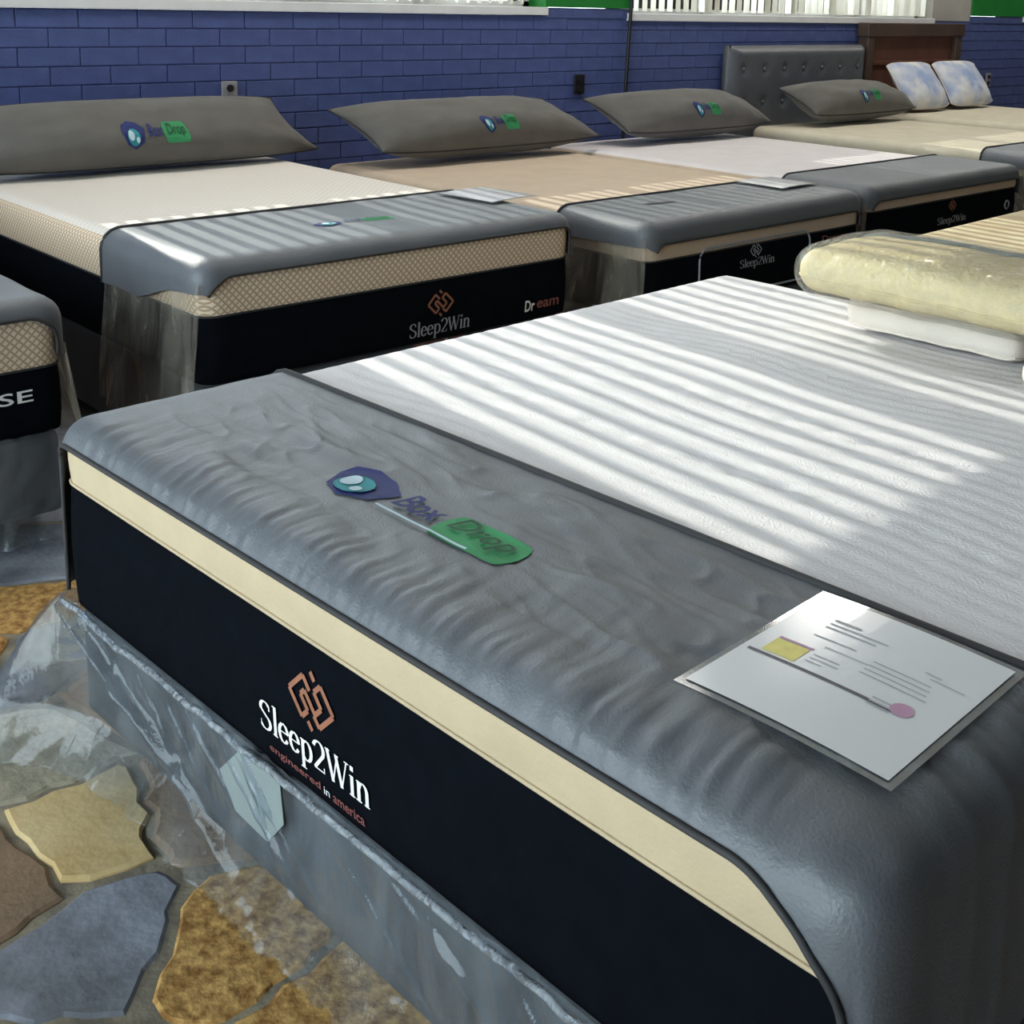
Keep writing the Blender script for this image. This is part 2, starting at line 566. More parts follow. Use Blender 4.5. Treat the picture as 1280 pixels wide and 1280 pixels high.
def brand_logo(fn, u0, v0, w, h, parent, small=False):
    """house-shaped badge with a swirl, then a two-colour word and a thin line below"""
    U = lambda a: u0 + a * w
    V = lambda b: v0 + b * h
    f1 = lambda a, b: fn(a, b, 0.0030)
    f2 = lambda a, b: fn(a, b, 0.0046)
    if small:
        fn0 = fn
        fn = lambda a, b, e=0.0: fn0(a, b, e - .001)
    patch_on([(U(0), V(.62)), (U(.02), V(.95)), (U(.12), V(1.12)), (U(.24), V(1.04)), (U(.34), V(.74)), (U(.29), V(.16)), (U(.16), V(-.06)), (U(.05), V(.12))], fn, 'logo_badge', M['logo_navy'], parent)
    ring = lambda cx, cy, rx, ry, a0, a1, n=14: [(U(cx + rx * math.cos(a0 + (a1 - a0) * i / n)), V(cy + ry * math.sin(a0 + (a1 - a0) * i / n))) for i in range(n)]
    patch_on(ring(.15, .40, .09, .36, 0, 2 * math.pi), f1, 'logo_swirl', M['logo_teal'], parent, 3)
    patch_on(ring(.115, .46, .042, .22, 0, 2 * math.pi), f2, 'logo_drop', M['logo_pale'], parent, 2)
    patch_on(ring(.195, .26, .025, .12, 0, 2 * math.pi), f2, 'logo_drop', M['logo_pale'], parent, 2)
    fit_text('Box', U(.37), U(.60), V(.36), V(.94), f1, 'logo_word', M['logo_navy'], parent, 0.25, 0.02, 1)
    pill = [(U(.65 + .04 * math.cos(a)), V(.54 + .46 * math.sin(a))) for a in [math.pi / 2 + math.pi * i / 8 for i in range(9)]] + \
           [(U(.95 + .05 * math.cos(a)), V(.54 + .46 * math.sin(a))) for a in [-math.pi / 2 + math.pi * i / 8 for i in range(9)]]
    patch_on(pill, fn, 'logo_field', M['logo_green'], parent, 6)
    fit_text('Drop', U(.66), U(.95), V(.26), V(.92), f2, 'logo_word', M['logo_dark_green'], parent, 0.25, 0.005, 1)
    if not small:
        patch_on(bar(U(.34), V(.17), U(.84), V(.10), h * .06), f1, 'logo_rule', M['logo_pale'], parent, 2)


# ------------------------------------------------------------------ setting: floor, walls, windows
X0, X1, Y0, ZC = -2.65, 13.0, -9.0, 3.5
fl = tag(box('floor', (X0, Y0, -0.12), (X1, 0.25, -0.006), M['mortar']), kind='structure')
fl['label'] = 'flagstone floor of grey and ochre stones set in mortar'

seeds = [((-.93, -3.22), 'stone_sand'), ((-1.0, -3.50), 'stone_dark'), ((-1.16, -3.72), 'stone_grey'), ((-.86, -3.62), 'stone_ochre'), ((-.83, -3.86), 'stone_ochre'),
         ((-1.02, -3.88), 'stone_olive'), ((-.98, -4.10), 'stone_ochre'), ((-1.08, -3.24), 'stone_brown'), ((-.73, -2.36), 'stone_ochre'), ((-.88, -2.55), 'stone_ochre'),
         ((-.76, -2.62), 'stone_dark'), ((-.92, -2.95), 'stone_olive'), ((-.70, -3.3), 'stone_brown'), ((-.62, -2.15), 'stone_dark'), ((-1.3, -3.3), 'stone_grey'), ((-.55, -3.6), 'stone_brown')]
pts = []
rg = random.Random(3)
sx = 0.40
for i in range(17):
    for j in range(17):
        p = (-2.5 + sx * i + rg.uniform(-.13, .13) + (sx / 2 if j % 2 else 0), -6.6 + sx * j + rg.uniform(-.13, .13))
        if p[1] > -.15 or p[1] < -6.7:
            continue
        if min(math.hypot(p[0] - s[0][0], p[1] - s[0][1]) for s in seeds) < 0.24:
            continue
        pts.append((p, rg.choice(['stone_grey', 'stone_dark', 'stone_ochre', 'stone_olive', 'stone_brown', 'stone_sand', 'stone_grey'])))
pts = seeds + pts


def clip(poly, n, d):
    out = []
    for i, a in enumerate(poly):
        b = poly[(i + 1) % len(poly)]
        da, db = a[0] * n[0] + a[1] * n[1] - d, b[0] * n[0] + b[1] * n[1] - d
        if da <= 0:
            out.append(a)
        if da * db < 0:
            t = da / (da - db)
            out.append((a[0] + t * (b[0] - a[0]), a[1] + t * (b[1] - a[1])))
    return out


for k, (p, mn) in enumerate(pts[:300]):
    poly = [(p[0] + dx, p[1] + dy) for dx, dy in [(-.35, -.35), (.35, -.35), (.35, .35), (-.35, .35)]]
    for j, (q, _) in enumerate(pts):
        if j == k:
            continue
        n = (q[0] - p[0], q[1] - p[1])
        l = math.hypot(*n)
        if l > 0.9:
            continue
        n = (n[0] / l, n[1] / l)
        poly = clip(poly, n, n[0] * (p[0] + q[0]) / 2 + n[1] * (p[1] + q[1]) / 2 - 0.009)
        if len(poly) < 3:
            break
    if len(poly) < 3:
        continue
    # round the corners: two corner-cutting passes
    q2 = []
    for i, a in enumerate(poly):
        b = poly[(i + 1) % len(poly)]
        k = max(1, int(math.hypot(b[0] - a[0], b[1] - a[1]) / .07))
        q2 += [(a[0] + (b[0] - a[0]) * t / k, a[1] + (b[1] - a[1]) * t / k) for t in range(k)]
    poly = q2
    for _ in range(1):
        q2 = []
        for i, a in enumerate(poly):
            b = poly[(i + 1) % len(poly)]
            q2 += [(a[0] * .78 + b[0] * .22, a[1] * .78 + b[1] * .22), (a[0] * .22 + b[0] * .78, a[1] * .22 + b[1] * .78)]
        poly = q2
    poly = [(a[0] + .02 * nz(a[0] * 20, a[1] * 20, 1), a[1] + .02 * nz(a[0] * 20, a[1] * 20, 7)) for a in poly]
    cx = sum(a[0] for a in poly) / len(poly)
    cy = sum(a[1] for a in poly) / len(poly)
    h = rg.uniform(-.003, .002)
    bm = bmesh.new()
    add_grid(bm, [[(a[0], a[1], -.02) for a in poly], [(a[0], a[1], h - .004) for a in poly], [(cx + .95 * (a[0] - cx), cy + .95 * (a[1] - cy), h) for a in poly]], wrap=True)
    bm.verts.ensure_lookup_table()
    bm.faces.new(bm.verts[-len(poly):])
    bmesh.ops.recalc_face_normals(bm, faces=bm.faces)
    obj('flagstone', bm, M[mn], fl)

tag(box('ceiling', (X0, Y0, ZC), (X1, 0.25, ZC + .1), M['plaster']), 'white ceiling', kind='structure')
tag(box('wall_right', (X1, Y0, 0), (X1 + .15, .25, ZC), M['front_blue']), 'plain dark blue right wall', kind='structure')
tag(box('wall_front', (X0, Y0 - .15, 0), (X1, Y0, ZC), M['front_blue']), 'plain dark blue wall behind the camera', kind='structure')
bm = bmesh.new()
for lo, hi in [((-2.8, Y0, 0), (X0, .25, .1)), ((-2.8, Y0, 3.0), (X0, .25, ZC)), ((-2.8, Y0, .1), (X0, -5.2, 3.0)), ((-2.8, -.5, .1), (X0, .25, 3.0))]:
    add_box(bm, lo, hi)
tag(obj('wall_left', bm, M['plaster']), 'plain left wall with a wide shop window', kind='structure')

bm = bmesh.new()
add_box(bm, (X0, .006, 0), (X1, .25, 1.35))
add_box(bm, (3.17, -.006, 1.34), (3.92, .25, 1.396))
add_box(bm, (8.10, -.006, 1.34), (9.08, .25, 1.396))
add_box(bm, (X0, .012, ZT), (X1, .25, ZC))
add_box(bm, (X0, .012, 1.35), (WINS[0][0], .25, ZT))
add_box(bm, (WINS[2][1], .012, 1.35), (X1, .25, ZT))
wb = tag(obj('wall_back', bm, M['joint']), 'dark blue painted brick wall under the windows', kind='structure')

# bricks: painted over, running bond; the ones in view singly, the rest joined
BW, BH, BJ = 0.262, 0.0795, 0.005
bmb = bmesh.new()
add_box(bmb, (-(BW - BJ) / 2, 0, -(BH - BJ) / 2), ((BW - BJ) / 2, .010, (BH - BJ) / 2), 0.003)
me_brick = bpy.data.meshes.new('brick')
bmb.to_mesh(me_brick)
bmb.free()
me_brick.materials.append(M['brick'])
rest = bmesh.new()
nb = 0
rows = 17
for r_ in range(rows - 1, -1, -1):
    z = 1.35 - BH * (rows - r_ - .5)
    x = X0 + (BW / 2 if r_ % 2 else 0) + BW / 2
    while x < X1 - BW / 2:
        dy = -rg.uniform(0, .0025)
        if z > .70 and -.35 < x < 9.9 and nb < 284:
            o = obj('brick', me_brick, None, wb)
            o.location = (x, dy, z)
            o.rotation_euler = (rg.uniform(-.02, .02), 0, rg.uniform(-.01, .01))
            nb += 1
        elif z > 0:
            add_box(rest, (x - (BW - BJ) / 2, dy, z - (BH - BJ) / 2), (x + (BW - BJ) / 2, .016, z + (BH - BJ) / 2))
        x += BW
for r_ in range(20):       # blue wall left of the first window, above sill height
    z = 1.35 + BH * (r_ + .5)
    x = -.14 - (BW / 2 if r_ % 2 else 0)
    while x > X0 + BW / 2:
        add_box(rest, (x - (BW - BJ) / 2, 0, z - (BH - BJ) / 2), (x + (BW - BJ) / 2, .016, z + (BH - BJ) / 2))
        x -= BW
tag(obj('brick_remainder', rest, M['brick'], wb), kind='stuff')
for i, (a, b) in enumerate([(3.19, 3.90), (8.11, 9.06)]):
    tag(box('trim_%d' % (i + 1), (a, -.012, 1.398), (b, .25, ZT), M['green'], bev=.004), 'green painted pier between windows', kind='structure')
tag(box('trim_3', (7.485, .0, 1.352), (8.11, .2, ZT), M['grey_panel'], bev=.004), 'pale grey board closing the end of the middle window', kind='structure')

for i, (a, b) in enumerate(WINS):
    z0 = 1.398 if i != 1 else 1.372
    bm = bmesh.new()
    add_box(bm, (a, .13, z0), (a + .045, .2, ZT))
    add_box(bm, (b - .045, .13, z0), (b, .2, ZT))
    add_box(bm, (a, .13, ZT - .05), (b, .2, ZT))
    add_box(bm, (a, .13, z0), (b, .2, z0 + .03))
    w = tag(obj('window_%d' % (i + 1), bm, M['sill']), 'window with white frame above the blue wall', kind='structure')
    box('sill', (a - .02, -.018, z0 - .045), (b + .02, .25, z0), M['sill'], w, .004)
    n = 4
    for k in range(1, n):
        x = a + (b - a) * k / n
        if i == 0 and k == 1:
            x = 0.85
        hw_ = .075 if (i == 0 and k == 1) else .045
        box('mullion', (x - hw_, .12, z0), (x + hw_, .2, ZT), M['sill'], w)
    box('pane', (a + .01, .165, z0 + .01), (b - .01, .169, ZT - .01), M['glass'], w)
    # vertical blind
    bl = thing('vertical_blind', ['white vertical blind in the window above the two nearest beds', 'white vertical blind in the window right of the first green pier', 'white vertical blind in the window right of the second green pier'][i], 'blind', ((a + b) / 2, .06, ZT), 0, 'vertical blinds in the windows')
    box('headrail', (-(b - a) / 2 + .02, -.02, -.05), ((b - a) / 2 - .02, .02, -.004), M['sill'], bl)
    bm = bmesh.new()
    hh = ZT - .05 - (z0 + .015)
    rowsv = [[(t * .0445, .004 * (1 - t * t), zz) for t in (-1, -.5, 0, .5, 1)] for zz in (-hh, 0)]
    vr = add_grid(bm, rowsv)
    bmesh.ops.solidify(bm, geom=bm.faces[:], thickness=.0012)
    mv = bpy.data.meshes.new('vane')
    bm.to_mesh(mv)
    bm.free()
    mv.materials.append(M['vane'])
    x = -(b - a) / 2 + .05
    while x < (b - a) / 2 - .05:
        o = obj('vane', mv, None, bl)
        o.location = (x, 0, -.05)
        o.rotation_euler = (0, 0, R(62) + rg.uniform(-.05, .05))
        x += .079

w = bmesh.new()
for lo, hi in [((-2.77, -5.2, .1), (-2.69, -5.14, 3.0)), ((-2.77, -.56, .1), (-2.69, -.5, 3.0)), ((-2.77, -5.2, 2.94), (-2.69, -.5, 3.0)), ((-2.77, -5.2, .1), (-2.69, -.5, .16)), ((-2.77, -2.9, .1), (-2.69, -2.84, 3.0))]:
    add_box(w, lo, hi)
w = tag(obj('window_4', w, M['sill']), 'wide shop window in the left wall', kind='structure')
box('pane', (-2.74, -5.18, .13), (-2.736, -.52, 2.98), M['glass'], w)


# ------------------------------------------------------------------ beds
class Bed:
    """local frame: x across (left to right seen from the foot), y foot to head, z from the underside of the mattress"""

    def __init__(s, W, L, T, H, loc, rz, r=0.05):
        s.W, s.L, s.T, s.H, s.r = W, L, T, H, r
        s.loc = Vector((loc[0], loc[1], H - T))
        s.rz = rz


def quilt_main(x, y):
    w = .0015 * math.sin(2 * math.pi * (y / .042 + .9 * math.sin(x * 9.0) * .6 + .35 * nz(x * 3, y * 3)))
    band = (y % .30) / .30
    if .40 < band < .55:
        t = (x + .03 * math.sin(y * 40)) % .085
        if t < .012 or .022 < t < .032:
            w -= .0035
    return w + .004 * nz(x * 2.2, y * 2.2, 3)


def mattress(b, label, group, top_m, side_top_m, cream=.085, fine=False, quilt=None):
    W, L, T, r = b.W, b.L, b.T, b.r
    t = thing('mattress', label, 'mattress', b.loc, b.rz, group)
    nx, ny = (110, 150) if fine else (22, 26)
    xs, ys = dense(W, r, nx), dense(L, r, ny)
    zb = [(T - cream) * f for f in (0, .08, .25, .5, .75, 1)]
    zt = [T - cream, T - cream * .8, T - cream * .6, T - cream * .45, T - cream * .3, T - cream * .15, T]

    def S_(q, extra=0.0):
        p, n = rb(q, W, L, T, r)
        bl = .006 * math.sin(math.pi * min(max((q[2]) / (T - cream), 0), 1)) if q[2] < T - cream else .004 * math.sin(math.pi * (q[2] - T + cream) / cream)
        return p + n * (bl + extra)
    sx_ = dense(W, r, 24)
    sy_ = dense(L, r, 24)
    loop = [(x, 0) for x in sx_] + [(W, y) for y in sy_[1:]] + [(x, L) for x in reversed(sx_[:-1])] + [(0, y) for y in reversed(sy_[1:-1])]
    bm = bmesh.new()
    vr = add_grid(bm, [[S_((x, y, z)) for x, y in loop] for z in zb], wrap=True)
    bm.faces.new(list(reversed(vr[0])))
    bmesh.ops.recalc_face_normals(bm, faces=bm.faces)
    obj('side_border', bm, M['navy_side'], t, True)
    bm = bmesh.new()
    add_grid(bm, [[S_((x, y, z)) for x, y in loop] for z in zt], wrap=True)
    bmesh.ops.recalc_face_normals(bm, faces=bm.faces)
    obj('pillow_top_side', bm, side_top_m, t, True)
    bm = bmesh.new()
    rows_ = []
    for y in ys:
        row = []
        for x in xs:
            ed = min(1, max(0, (min(x, W - x, y, L - y) - .0) / (2 * r)))
            q = quilt(x, y) if quilt else .003 * nz(x * 4, y * 4, 2)
            row.append(S_((x, y, T), q * ed))
        rows_.append(row)
    add_grid(bm, rows_)
    bmesh.ops.recalc_face_normals(bm, faces=bm.faces)
    o = obj('top_panel', bm, top_m, t, True)
    if bm is not None and o.data.polygons[len(o.data.polygons) // 2].normal.z < 0:
        o.data.flip_normals()
    # piping between cream and black
    tube('piping', [S_((x, y, T - cream), .001) for x, y in loop], .0035, M['piping'] if not fine else M['cream'], t, 5, True)
    b.fn = lambda u, v, e=0.0: S_((u, 0, v), .003 + e)
    return t


def foot_cover(b, label, group, s, zl, zr, rrl=.03, rrr=.08, drop=.035, fine=False, side_film=False, gather=1.0, hem_m='piping', seed=0.0, film_right=False):
    """grey cloth band over the foot of the mattress, hanging down both sides; clear film below the cloth where the band is short"""
    W, L, T, r = b.W, b.L, b.T, b.r
    t = thing('foot_cover', label, 'mattress cover', b.loc, b.rz, group)

    def wr(x, y, z):
        if not fine:
            return .003 * nz(x * 5 + seed, y * 5, z * 5) + .0015 * nz(x * 14 + seed, y * 9, z * 9)
        g = math.exp(-max(y, 0) / .09) * gather
        gz = .0075 * g * nz(x * 40 + 4.0 * y, y * 5, 4) + .0045 * g * nz(x * 80, y * 7, 9) + .0025 * g * nz(x * 12, y * 4, 2)
        fold = .010 * nz(x * 3.0 - y * 6.0, y * 13 + x * 3, 11) * (1 - .5 * g)
        edge_ = min(1, max(0, (x - .02) / .22)) * min(1, max(0, (s - y) / .06))
        k = nz(x * 5 + .7 * math.sin(y * 14), y * 17, 21)
        fold += .016 * max(0, k - .08) - .010 * max(0, -k - .15)
        fold += .008 * (1 - abs(nz(x * 7 - 5 * y, y * 21 + x * 4, 31)) * 6) * (abs(nz(x * 7 - 5 * y, y * 21 + x * 4, 31)) < .16) * .35
        calm = 1 - .75 * math.exp(-((x - .78) / .24) ** 4 - ((y - .21) / .085) ** 4)
        if x in (0, W):
            gz *= .35
            fold *= .3
        return (gz + fold * edge_) * calm + .0012 * nz(x * 16, y * 22, 5)

    def S_(q, extra=0.0):
        p, n = rb((q[0], q[1] - 0.0, q[2]), W, L, T, r)
        return p + n * (.0145 + max(extra, -.0085))

    nxx = 280 if fine else 40
    nyy = 64 if fine else 14
    xs = dense(W, r, nxx)
    ys = sorted(set([round(v, 5) for v in [r * 2.2 * i / 6 for i in range(6)] + [r * 2.2 + (s - r * 2.2) * i / nyy for i in range(nyy + 1)]]))
    nz_ = 26 if fine else 10
    path = []          # (x, zfraction side) along the section

    def section(y):
        zl_ = zl(y) if callable(zl) else zl
        zr_ = zr(y) if callable(zr) else zr
        zs = lambda z0: [z0 + (T - z0) * (1 - (1 - i / nz_) ** 1.0) for i in range(nz_)]
        return [(0, z) for z in zs(zl_)] + [(x, T) for x in xs] + [(W, z) for z in reversed(zs(zr_))]
    bm = bmesh.new()
    rows_ = []
    for y in reversed(ys):
        rows_.append([S_((x, y, z), wr(x, y, z) + (.006 * max(0, 1 - (z / T)) * (1 + nz(y * 9, z * 4, 3)) if x in (0, W) else 0)) for x, z in section(y)])
    # round onto the foot face up to the piping
    sec0 = section(0)

    def inner(x, z):
        cxm = W / 2
        rr = rrl if x < cxm else rrr
        lo, hi = drop * .5 + rrl, W - drop * .5 - rrr
        c = (min(max(x, lo), hi), min(z, T - drop - rr))
        d = (x - c[0], z - c[1])
        l = math.hypot(*d)
        if l < 1e-6:
            return (x, z)
        return (c[0] + d[0] / l * rr, c[1] + d[1] / l * rr)
    pip = [inner(x, z) for x, z in sec0]
    for k in (1, 2, 3, 4):
        f = k / 4
        rows_.append([S_((x + (i_[0] - x) * f, 0, z + (i_[1] - z) * f), wr(x, 0, z) * (1 - f)) for (x, z), i_ in zip(sec0, pip)])
    add_grid(bm, rows_)
    bmesh.ops.remove_doubles(bm, verts=bm.verts, dist=1e-5)
    bmesh.ops.recalc_face_normals(bm, faces=bm.faces)
    c = obj('cover_cloth', bm, M['grey'], t, True)
    mid = max(c.data.polygons, key=lambda p: p.center.z)
    if mid.normal.z < 0:
        c.data.flip_normals()
    tube('foot_piping', [S_((x, 0, z), .002) for x, z in pip], .0045 if fine else .005, M['piping'], t, 6)
    tube('hem', [S_((x, s, z), .001) for x, z in section(s)], .006 if fine else .006, M[hem_m], t, 6)
    b.cfn = lambda u, v, e=0.0: S_((u, v, T), wr(u, v, T) + .0022 + e)
    if side_film:
        for sg, x, zz in [(1, 0, zl)] + ([(-1, W, zr)] if film_right else []):
            bm = bmesh.new()
            rows_ = []
            for j in range(15):
                row = []
                for i in range(25):
                    y = s * i / 24
                    z1 = (zz(y) if callable(zz) else zz) + .03
                    f = j / 14
                    z = z1 + (-.16 - z1) * f
                    out = .008 + .05 * f ** 1.3 * (1 + .6 * nz(y * 7 + seed, f, 2)) + .012 * f * math.sin(y * 42 + 2 * nz(y * 6, f * 2, seed))
                    yy = y - .03 * f
                    row.append((x - sg * out, yy, z))
                rows_.append(row)
            add_grid(bm, rows_)
            obj('clear_side_film', bm, M['film_side'], t, True)
    return t


def base(b, label, group, z0=0.09, film=True):
    """box base under a mattress: cloth-covered box, corner feet"""
    H0 = b.H - b.T - .002
    t = thing('box_spring', label, 'bed base', (b.loc.x, b.loc.y, 0), b.rz, group)
    W, L, r = b.W - .02, b.L - .02, .035
    sx_, sy_ = dense(W, r, 12), dense(L, r, 12)
    loop = [(x, 0) for x in sx_] + [(W, y) for y in sy_[1:]] + [(x, L) for x in reversed(sx_[:-1])] + [(0, y) for y in reversed(sy_[1:-1])]
    bm = bmesh.new()
    off = Vector((.01, .01, z0))
    h = H0 - z0
    zz = [0, .03, h * .5, h - .05, h - .03, h - .015, h]
    vr = add_grid(bm, [[rb((x, y, z), W, L, h, r)[0] + off for x, y in loop] for z in zz], wrap=True)
    bm.faces.new(list(reversed(vr[0])))
    bm.faces.new(vr[-1])
    bmesh.ops.recalc_face_normals(bm, faces=bm.faces)
    obj('base_box', bm, M['box_grey'], t, True)
    for x in (.12, W - .1):
        for y in (.14, L - .12):
            bm = bmesh.new()
            add_tube(bm, [(x, y, 0), (x, y, z0 * .5), (x, y, z0 + .01)], .028, 10)
            obj('foot', bm, M['dark_metal'], t)
    return t


def skirt_film(b, parent, z_top, z_bot, flare, left_len, seed=0.0, folds=.012, m='film'):
    """clear film tucked under the mattress, hanging over the base to the floor and standing out at the left corner"""
    W = b.W
    path = []
    n = 340
    for i in range(n + 1):
        u = W * (1 - i / n)
        path.append((u, 0.0, 0.0, -1.0, u))
    m_ = 16
    for i in range(1, m_):
        a = math.pi / 2 * i / m_
        path.append((0, 0, -math.sin(a), -math.cos(a), -a * .12))
    for i in range(41):
        y = left_len * i / 40
        path.append((0, y, -1.0, 0.0, -.19 - y))
    rg3 = random.Random(11 + int(seed))
    H_ = z_top - z_bot
    # long creases pulled from the corner and from the upper edge: (s, z fraction) at both ends
    cre = [(0.01, .03, .50 + .06 * k, .62 + .10 * k) for k in range(5)] + [(.16 + .09 * k, .05 + rg3.uniform(0, .05), .34 + .10 * k + rg3.uniform(-.03, .03), .5 + rg3.uniform(-.1, .2)) for k in range(5)]
    cre += [(-.04 - .05 * k, .05, -.10 - .10 * k, .95) for k in range(4)] + [(rg3.uniform(.6, W), rg3.uniform(.02, .2), 0, 0) for k in range(0)]
    for k in range(9):
        s0 = rg3.uniform(.55, W - .1)
        cre.append((s0, rg3.uniform(.0, .1), s0 + rg3.uniform(.05, .25), rg3.uniform(.3, .8)))
    bm = bmesh.new()
    nv = 84
    rows_ = []
    for j in range(nv + 1):
        f = j / nv
        row = []
        for x, y, dx, dy, s_ in path:
            c = math.exp(-((s_ + .10) / .15) ** 2)
            z = z_top - H_ * f
            low = max(0, f - .66)
            o_ = .009 + flare * c * f ** .75 + folds * f ** .7 * (1.0 * nz(s_ * 7 + seed, f * 1.2, 1) + .6 * nz(s_ * 22 + f * 5, f * 2.0, 5)) + .12 * low
            o_ += low * .05 * nz(s_ * 30 + 3 * f, f * 2, 8)
            for s0, f0, s1, f1 in cre:
                ax, ay, bx, by_ = s0, f0 * H_, s1, f1 * H_
                px, py = s_ - ax, f * H_ - ay
                ex, ey = bx - ax, by_ - ay
                L2 = ex * ex + ey * ey
                t = min(1, max(0, (px * ex + py * ey) / L2))
                d2 = (px - t * ex) ** 2 + (py - t * ey) ** 2
                if d2 < .0006:
                    o_ += .0062 * math.exp(-d2 / .00006) * math.sin(math.pi * min(1, max(.08, t))) ** .4
            o_ = max(o_, .004)
            zj = z + (.012 * nz(s_ * 11, seed, 3) if j == nv else 0) + (.007 * nz(s_ * 34, seed, 9) if j < 3 else 0)
            row.append((x + dx * o_, y + dy * o_, zj))
        rows_.append(row)
    add_grid(bm, rows_)
    return obj('clear_wrap_film', bm, M[m], parent, True)


MR = -math.pi / 2 + 0.0386
TM = 0.345
bM = Bed(1.652, 2.046, TM, 0.640, (-0.8122, -2.9544), MR)
b0 = Bed(1.50, 1.95, .34, 0.640, (-0.455 - 1.50, -2.07), 0)
b1 = Bed(1.42, 2.06, .34, 0.690, (-0.09, -2.13), 0)
b2 = Bed(1.42, 2.12, .34, 0.625, (1.655, -2.20), 0)
b3 = Bed(1.46, 2.1, .34, 0.630, (3.16, -2.18), 0)
b4 = Bed(1.46, 2.045, .34, 0.650, (4.98, -2.20), 0)
b5 = Bed(1.50, 1.955, .30, 0.680, (6.52, -2.10), 0)
bN = Bed(1.652, 2.05, .34, 0.640, (2.05, -2.895), MR)

G1, G2, G3 = 'mattresses on show', 'grey foot covers', 'bed bases under the mattresses'
LB = [
    (bM, 'large white-topped mattress in the foreground with quilted wavy top and black side'),
    (b0, 'mattress cut off by the left edge of the picture, with cream lattice band on black'),
    (b1, 'white mattress under the widest grey pillow, with tan lattice band above black side'),
    (b2, 'tan-topped mattress whose black foot end carries a silver rounded outline'),
    (b3, 'pale pinkish white mattress behind the yellow pillow, small ring mark on its black foot'),
    (b4, 'beige mattress in front of the grey tufted headboard'),
    (b5, 'grey beige mattress in front of the dark wooden headboard'),
    (bN, 'mottled beige mattress behind the stacked pillows at the right edge'),
]
tops = [('white_knit', 'cream'), ('fine_lattice', 'lattice'), ('fine_lattice', 'lattice'), ('tan', 'tan'), ('pale', 'tan'), ('beige', 'beige'), ('beige', 'beige'), ('blotch', 'cream')]
crm = [.107, .165, .145, .135, .105, .12, .12, .10]
mats_ = []
for (b, lab), (a, c), ch in zip(LB, tops, crm):
    mats_.append(mattress(b, lab, G1, M[a], M[c], ch, b is bM, quilt_main if b is bM else None))
mM, m0, m1, m2, m3, m4, m5, mN = mats_

# foot covers
cM = foot_cover(bM, 'wide wrinkled grey foot cover across the foreground mattress', G2, .462, .02, .006, .03, .13, .034, True)
foot_cover(b0, 'grey foot cover on the mattress at the left edge of the picture', G2, .62, lambda y: .25 - .1 * y, lambda y: .20 - .2 * y, .05, .07, .035, side_film=True, film_right=True, seed=4)
c1 = foot_cover(b1, 'blue-grey foot cover on the white mattress with tan lattice band', G2, .61, lambda y: .262 - .07 * min(1, y / .35) ** 2 + .006 * nz(y * 9, 2), .2, .07, .04, .035, side_film=True, seed=1)
c2 = foot_cover(b2, 'grey foot cover with black slot on the tan mattress, clear film at its side', G2, .47, lambda y: .26 - .03 * y, .2, .05, .04, .070, side_film=True, seed=2)
c3 = foot_cover(b3, 'grey foot cover on the pale mattress behind the yellow pillow', G2, .47, lambda y: .25, .2, .05, .04, .055, side_film=True, seed=3)
foot_cover(b4, 'grey foot cover on the beige mattress at the far right', G2, .42, lambda y: .26, .2, .05, .04, .04, side_film=True, seed=5)

# bases
blabs = ['grey box spring wrapped in clear film under the foreground mattress', 'box spring wrapped in film under the mattress at the left edge', 'box spring under the white mattress with tan lattice band',
         'box spring under the tan mattress', 'box spring under the pale pinkish mattress', 'box spring under the beige mattress by the tufted headboard', 'box spring under the mattress by the wooden headboard', 'box spring under the mottled beige mattress at right']
bases = []
for (b, _), lab in zip(LB, blabs):
    bases.append(base(b, lab, G3, .075))
skirt_film(bM, bases[0], bM.H - bM.T + .006, .012, .20, .9, 0.0)
# rolled upper fold
zt_ = bM.H - bM.T
pth = []
for i in range(120):
    u = bM.W * i / 119
    pth.append((u, -.016 - .004 * nz(u * 20, 3), zt_ - .004 + .008 * nz(u * 7, 1) + .004 * nz(u * 25, 2)))
tube('film_fold', pth, .0060, M['film_edge'], bases[0], 6)
sk0 = skirt_film(b0, bases[1], b0.H - b0.T + .004, .03, .03, .8, 3.0, m='film_soft')
# pale tag showing through the film
bm = bmesh.new()
tg = [(.555, .215), (.625, .288), (.725, .292), (.735, .215), (.69, .16), (.60, .165)]
rows_ = [[(u, -.0125, z) for u, z in tg], [(u, -.0115, z) for u, z in tg]]
vr = add_grid(bm, rows_, wrap=True)
bm.faces.new(vr[0]); bm.faces.new(list(reversed(vr[1])))
bmesh.ops.recalc_face_normals(bm, faces=bm.faces)
o = obj('care_tag', bm, M['tag'], bases[0])
o['label'] = 'pale tag under the clear film'

# ---- marks on the mattress ends
def marks(b, parent, cu, w, zc, em, line2=True, wm='white_print'):
    fn = b.fn
    serif_text('Sleep2Win', cu - w / 2, cu + w / 2, zc - .006, zc + .040, fn, 'wordmark', M[wm], parent)
    poly_on(emblem_polys(cu, zc + .036 + em * 1.12, em), fn, 'emblem', M['copper'], parent)
    if line2:
        fit_text('engineered', cu - w * .42, cu + w * .06, zc - .042, zc - .026, fn, 'tagline', M['copper_dim'], parent, 0, .01)
        fit_text('in', cu + w * .09, cu + w * .14, zc - .040, zc - .028, fn, 'tagline', M['white_print'], parent)
        fit_text('america', cu + w * .17, cu + w * .44, zc - .042, zc - .026, fn, 'tagline', M['copper_dim'], parent, 0, .01)


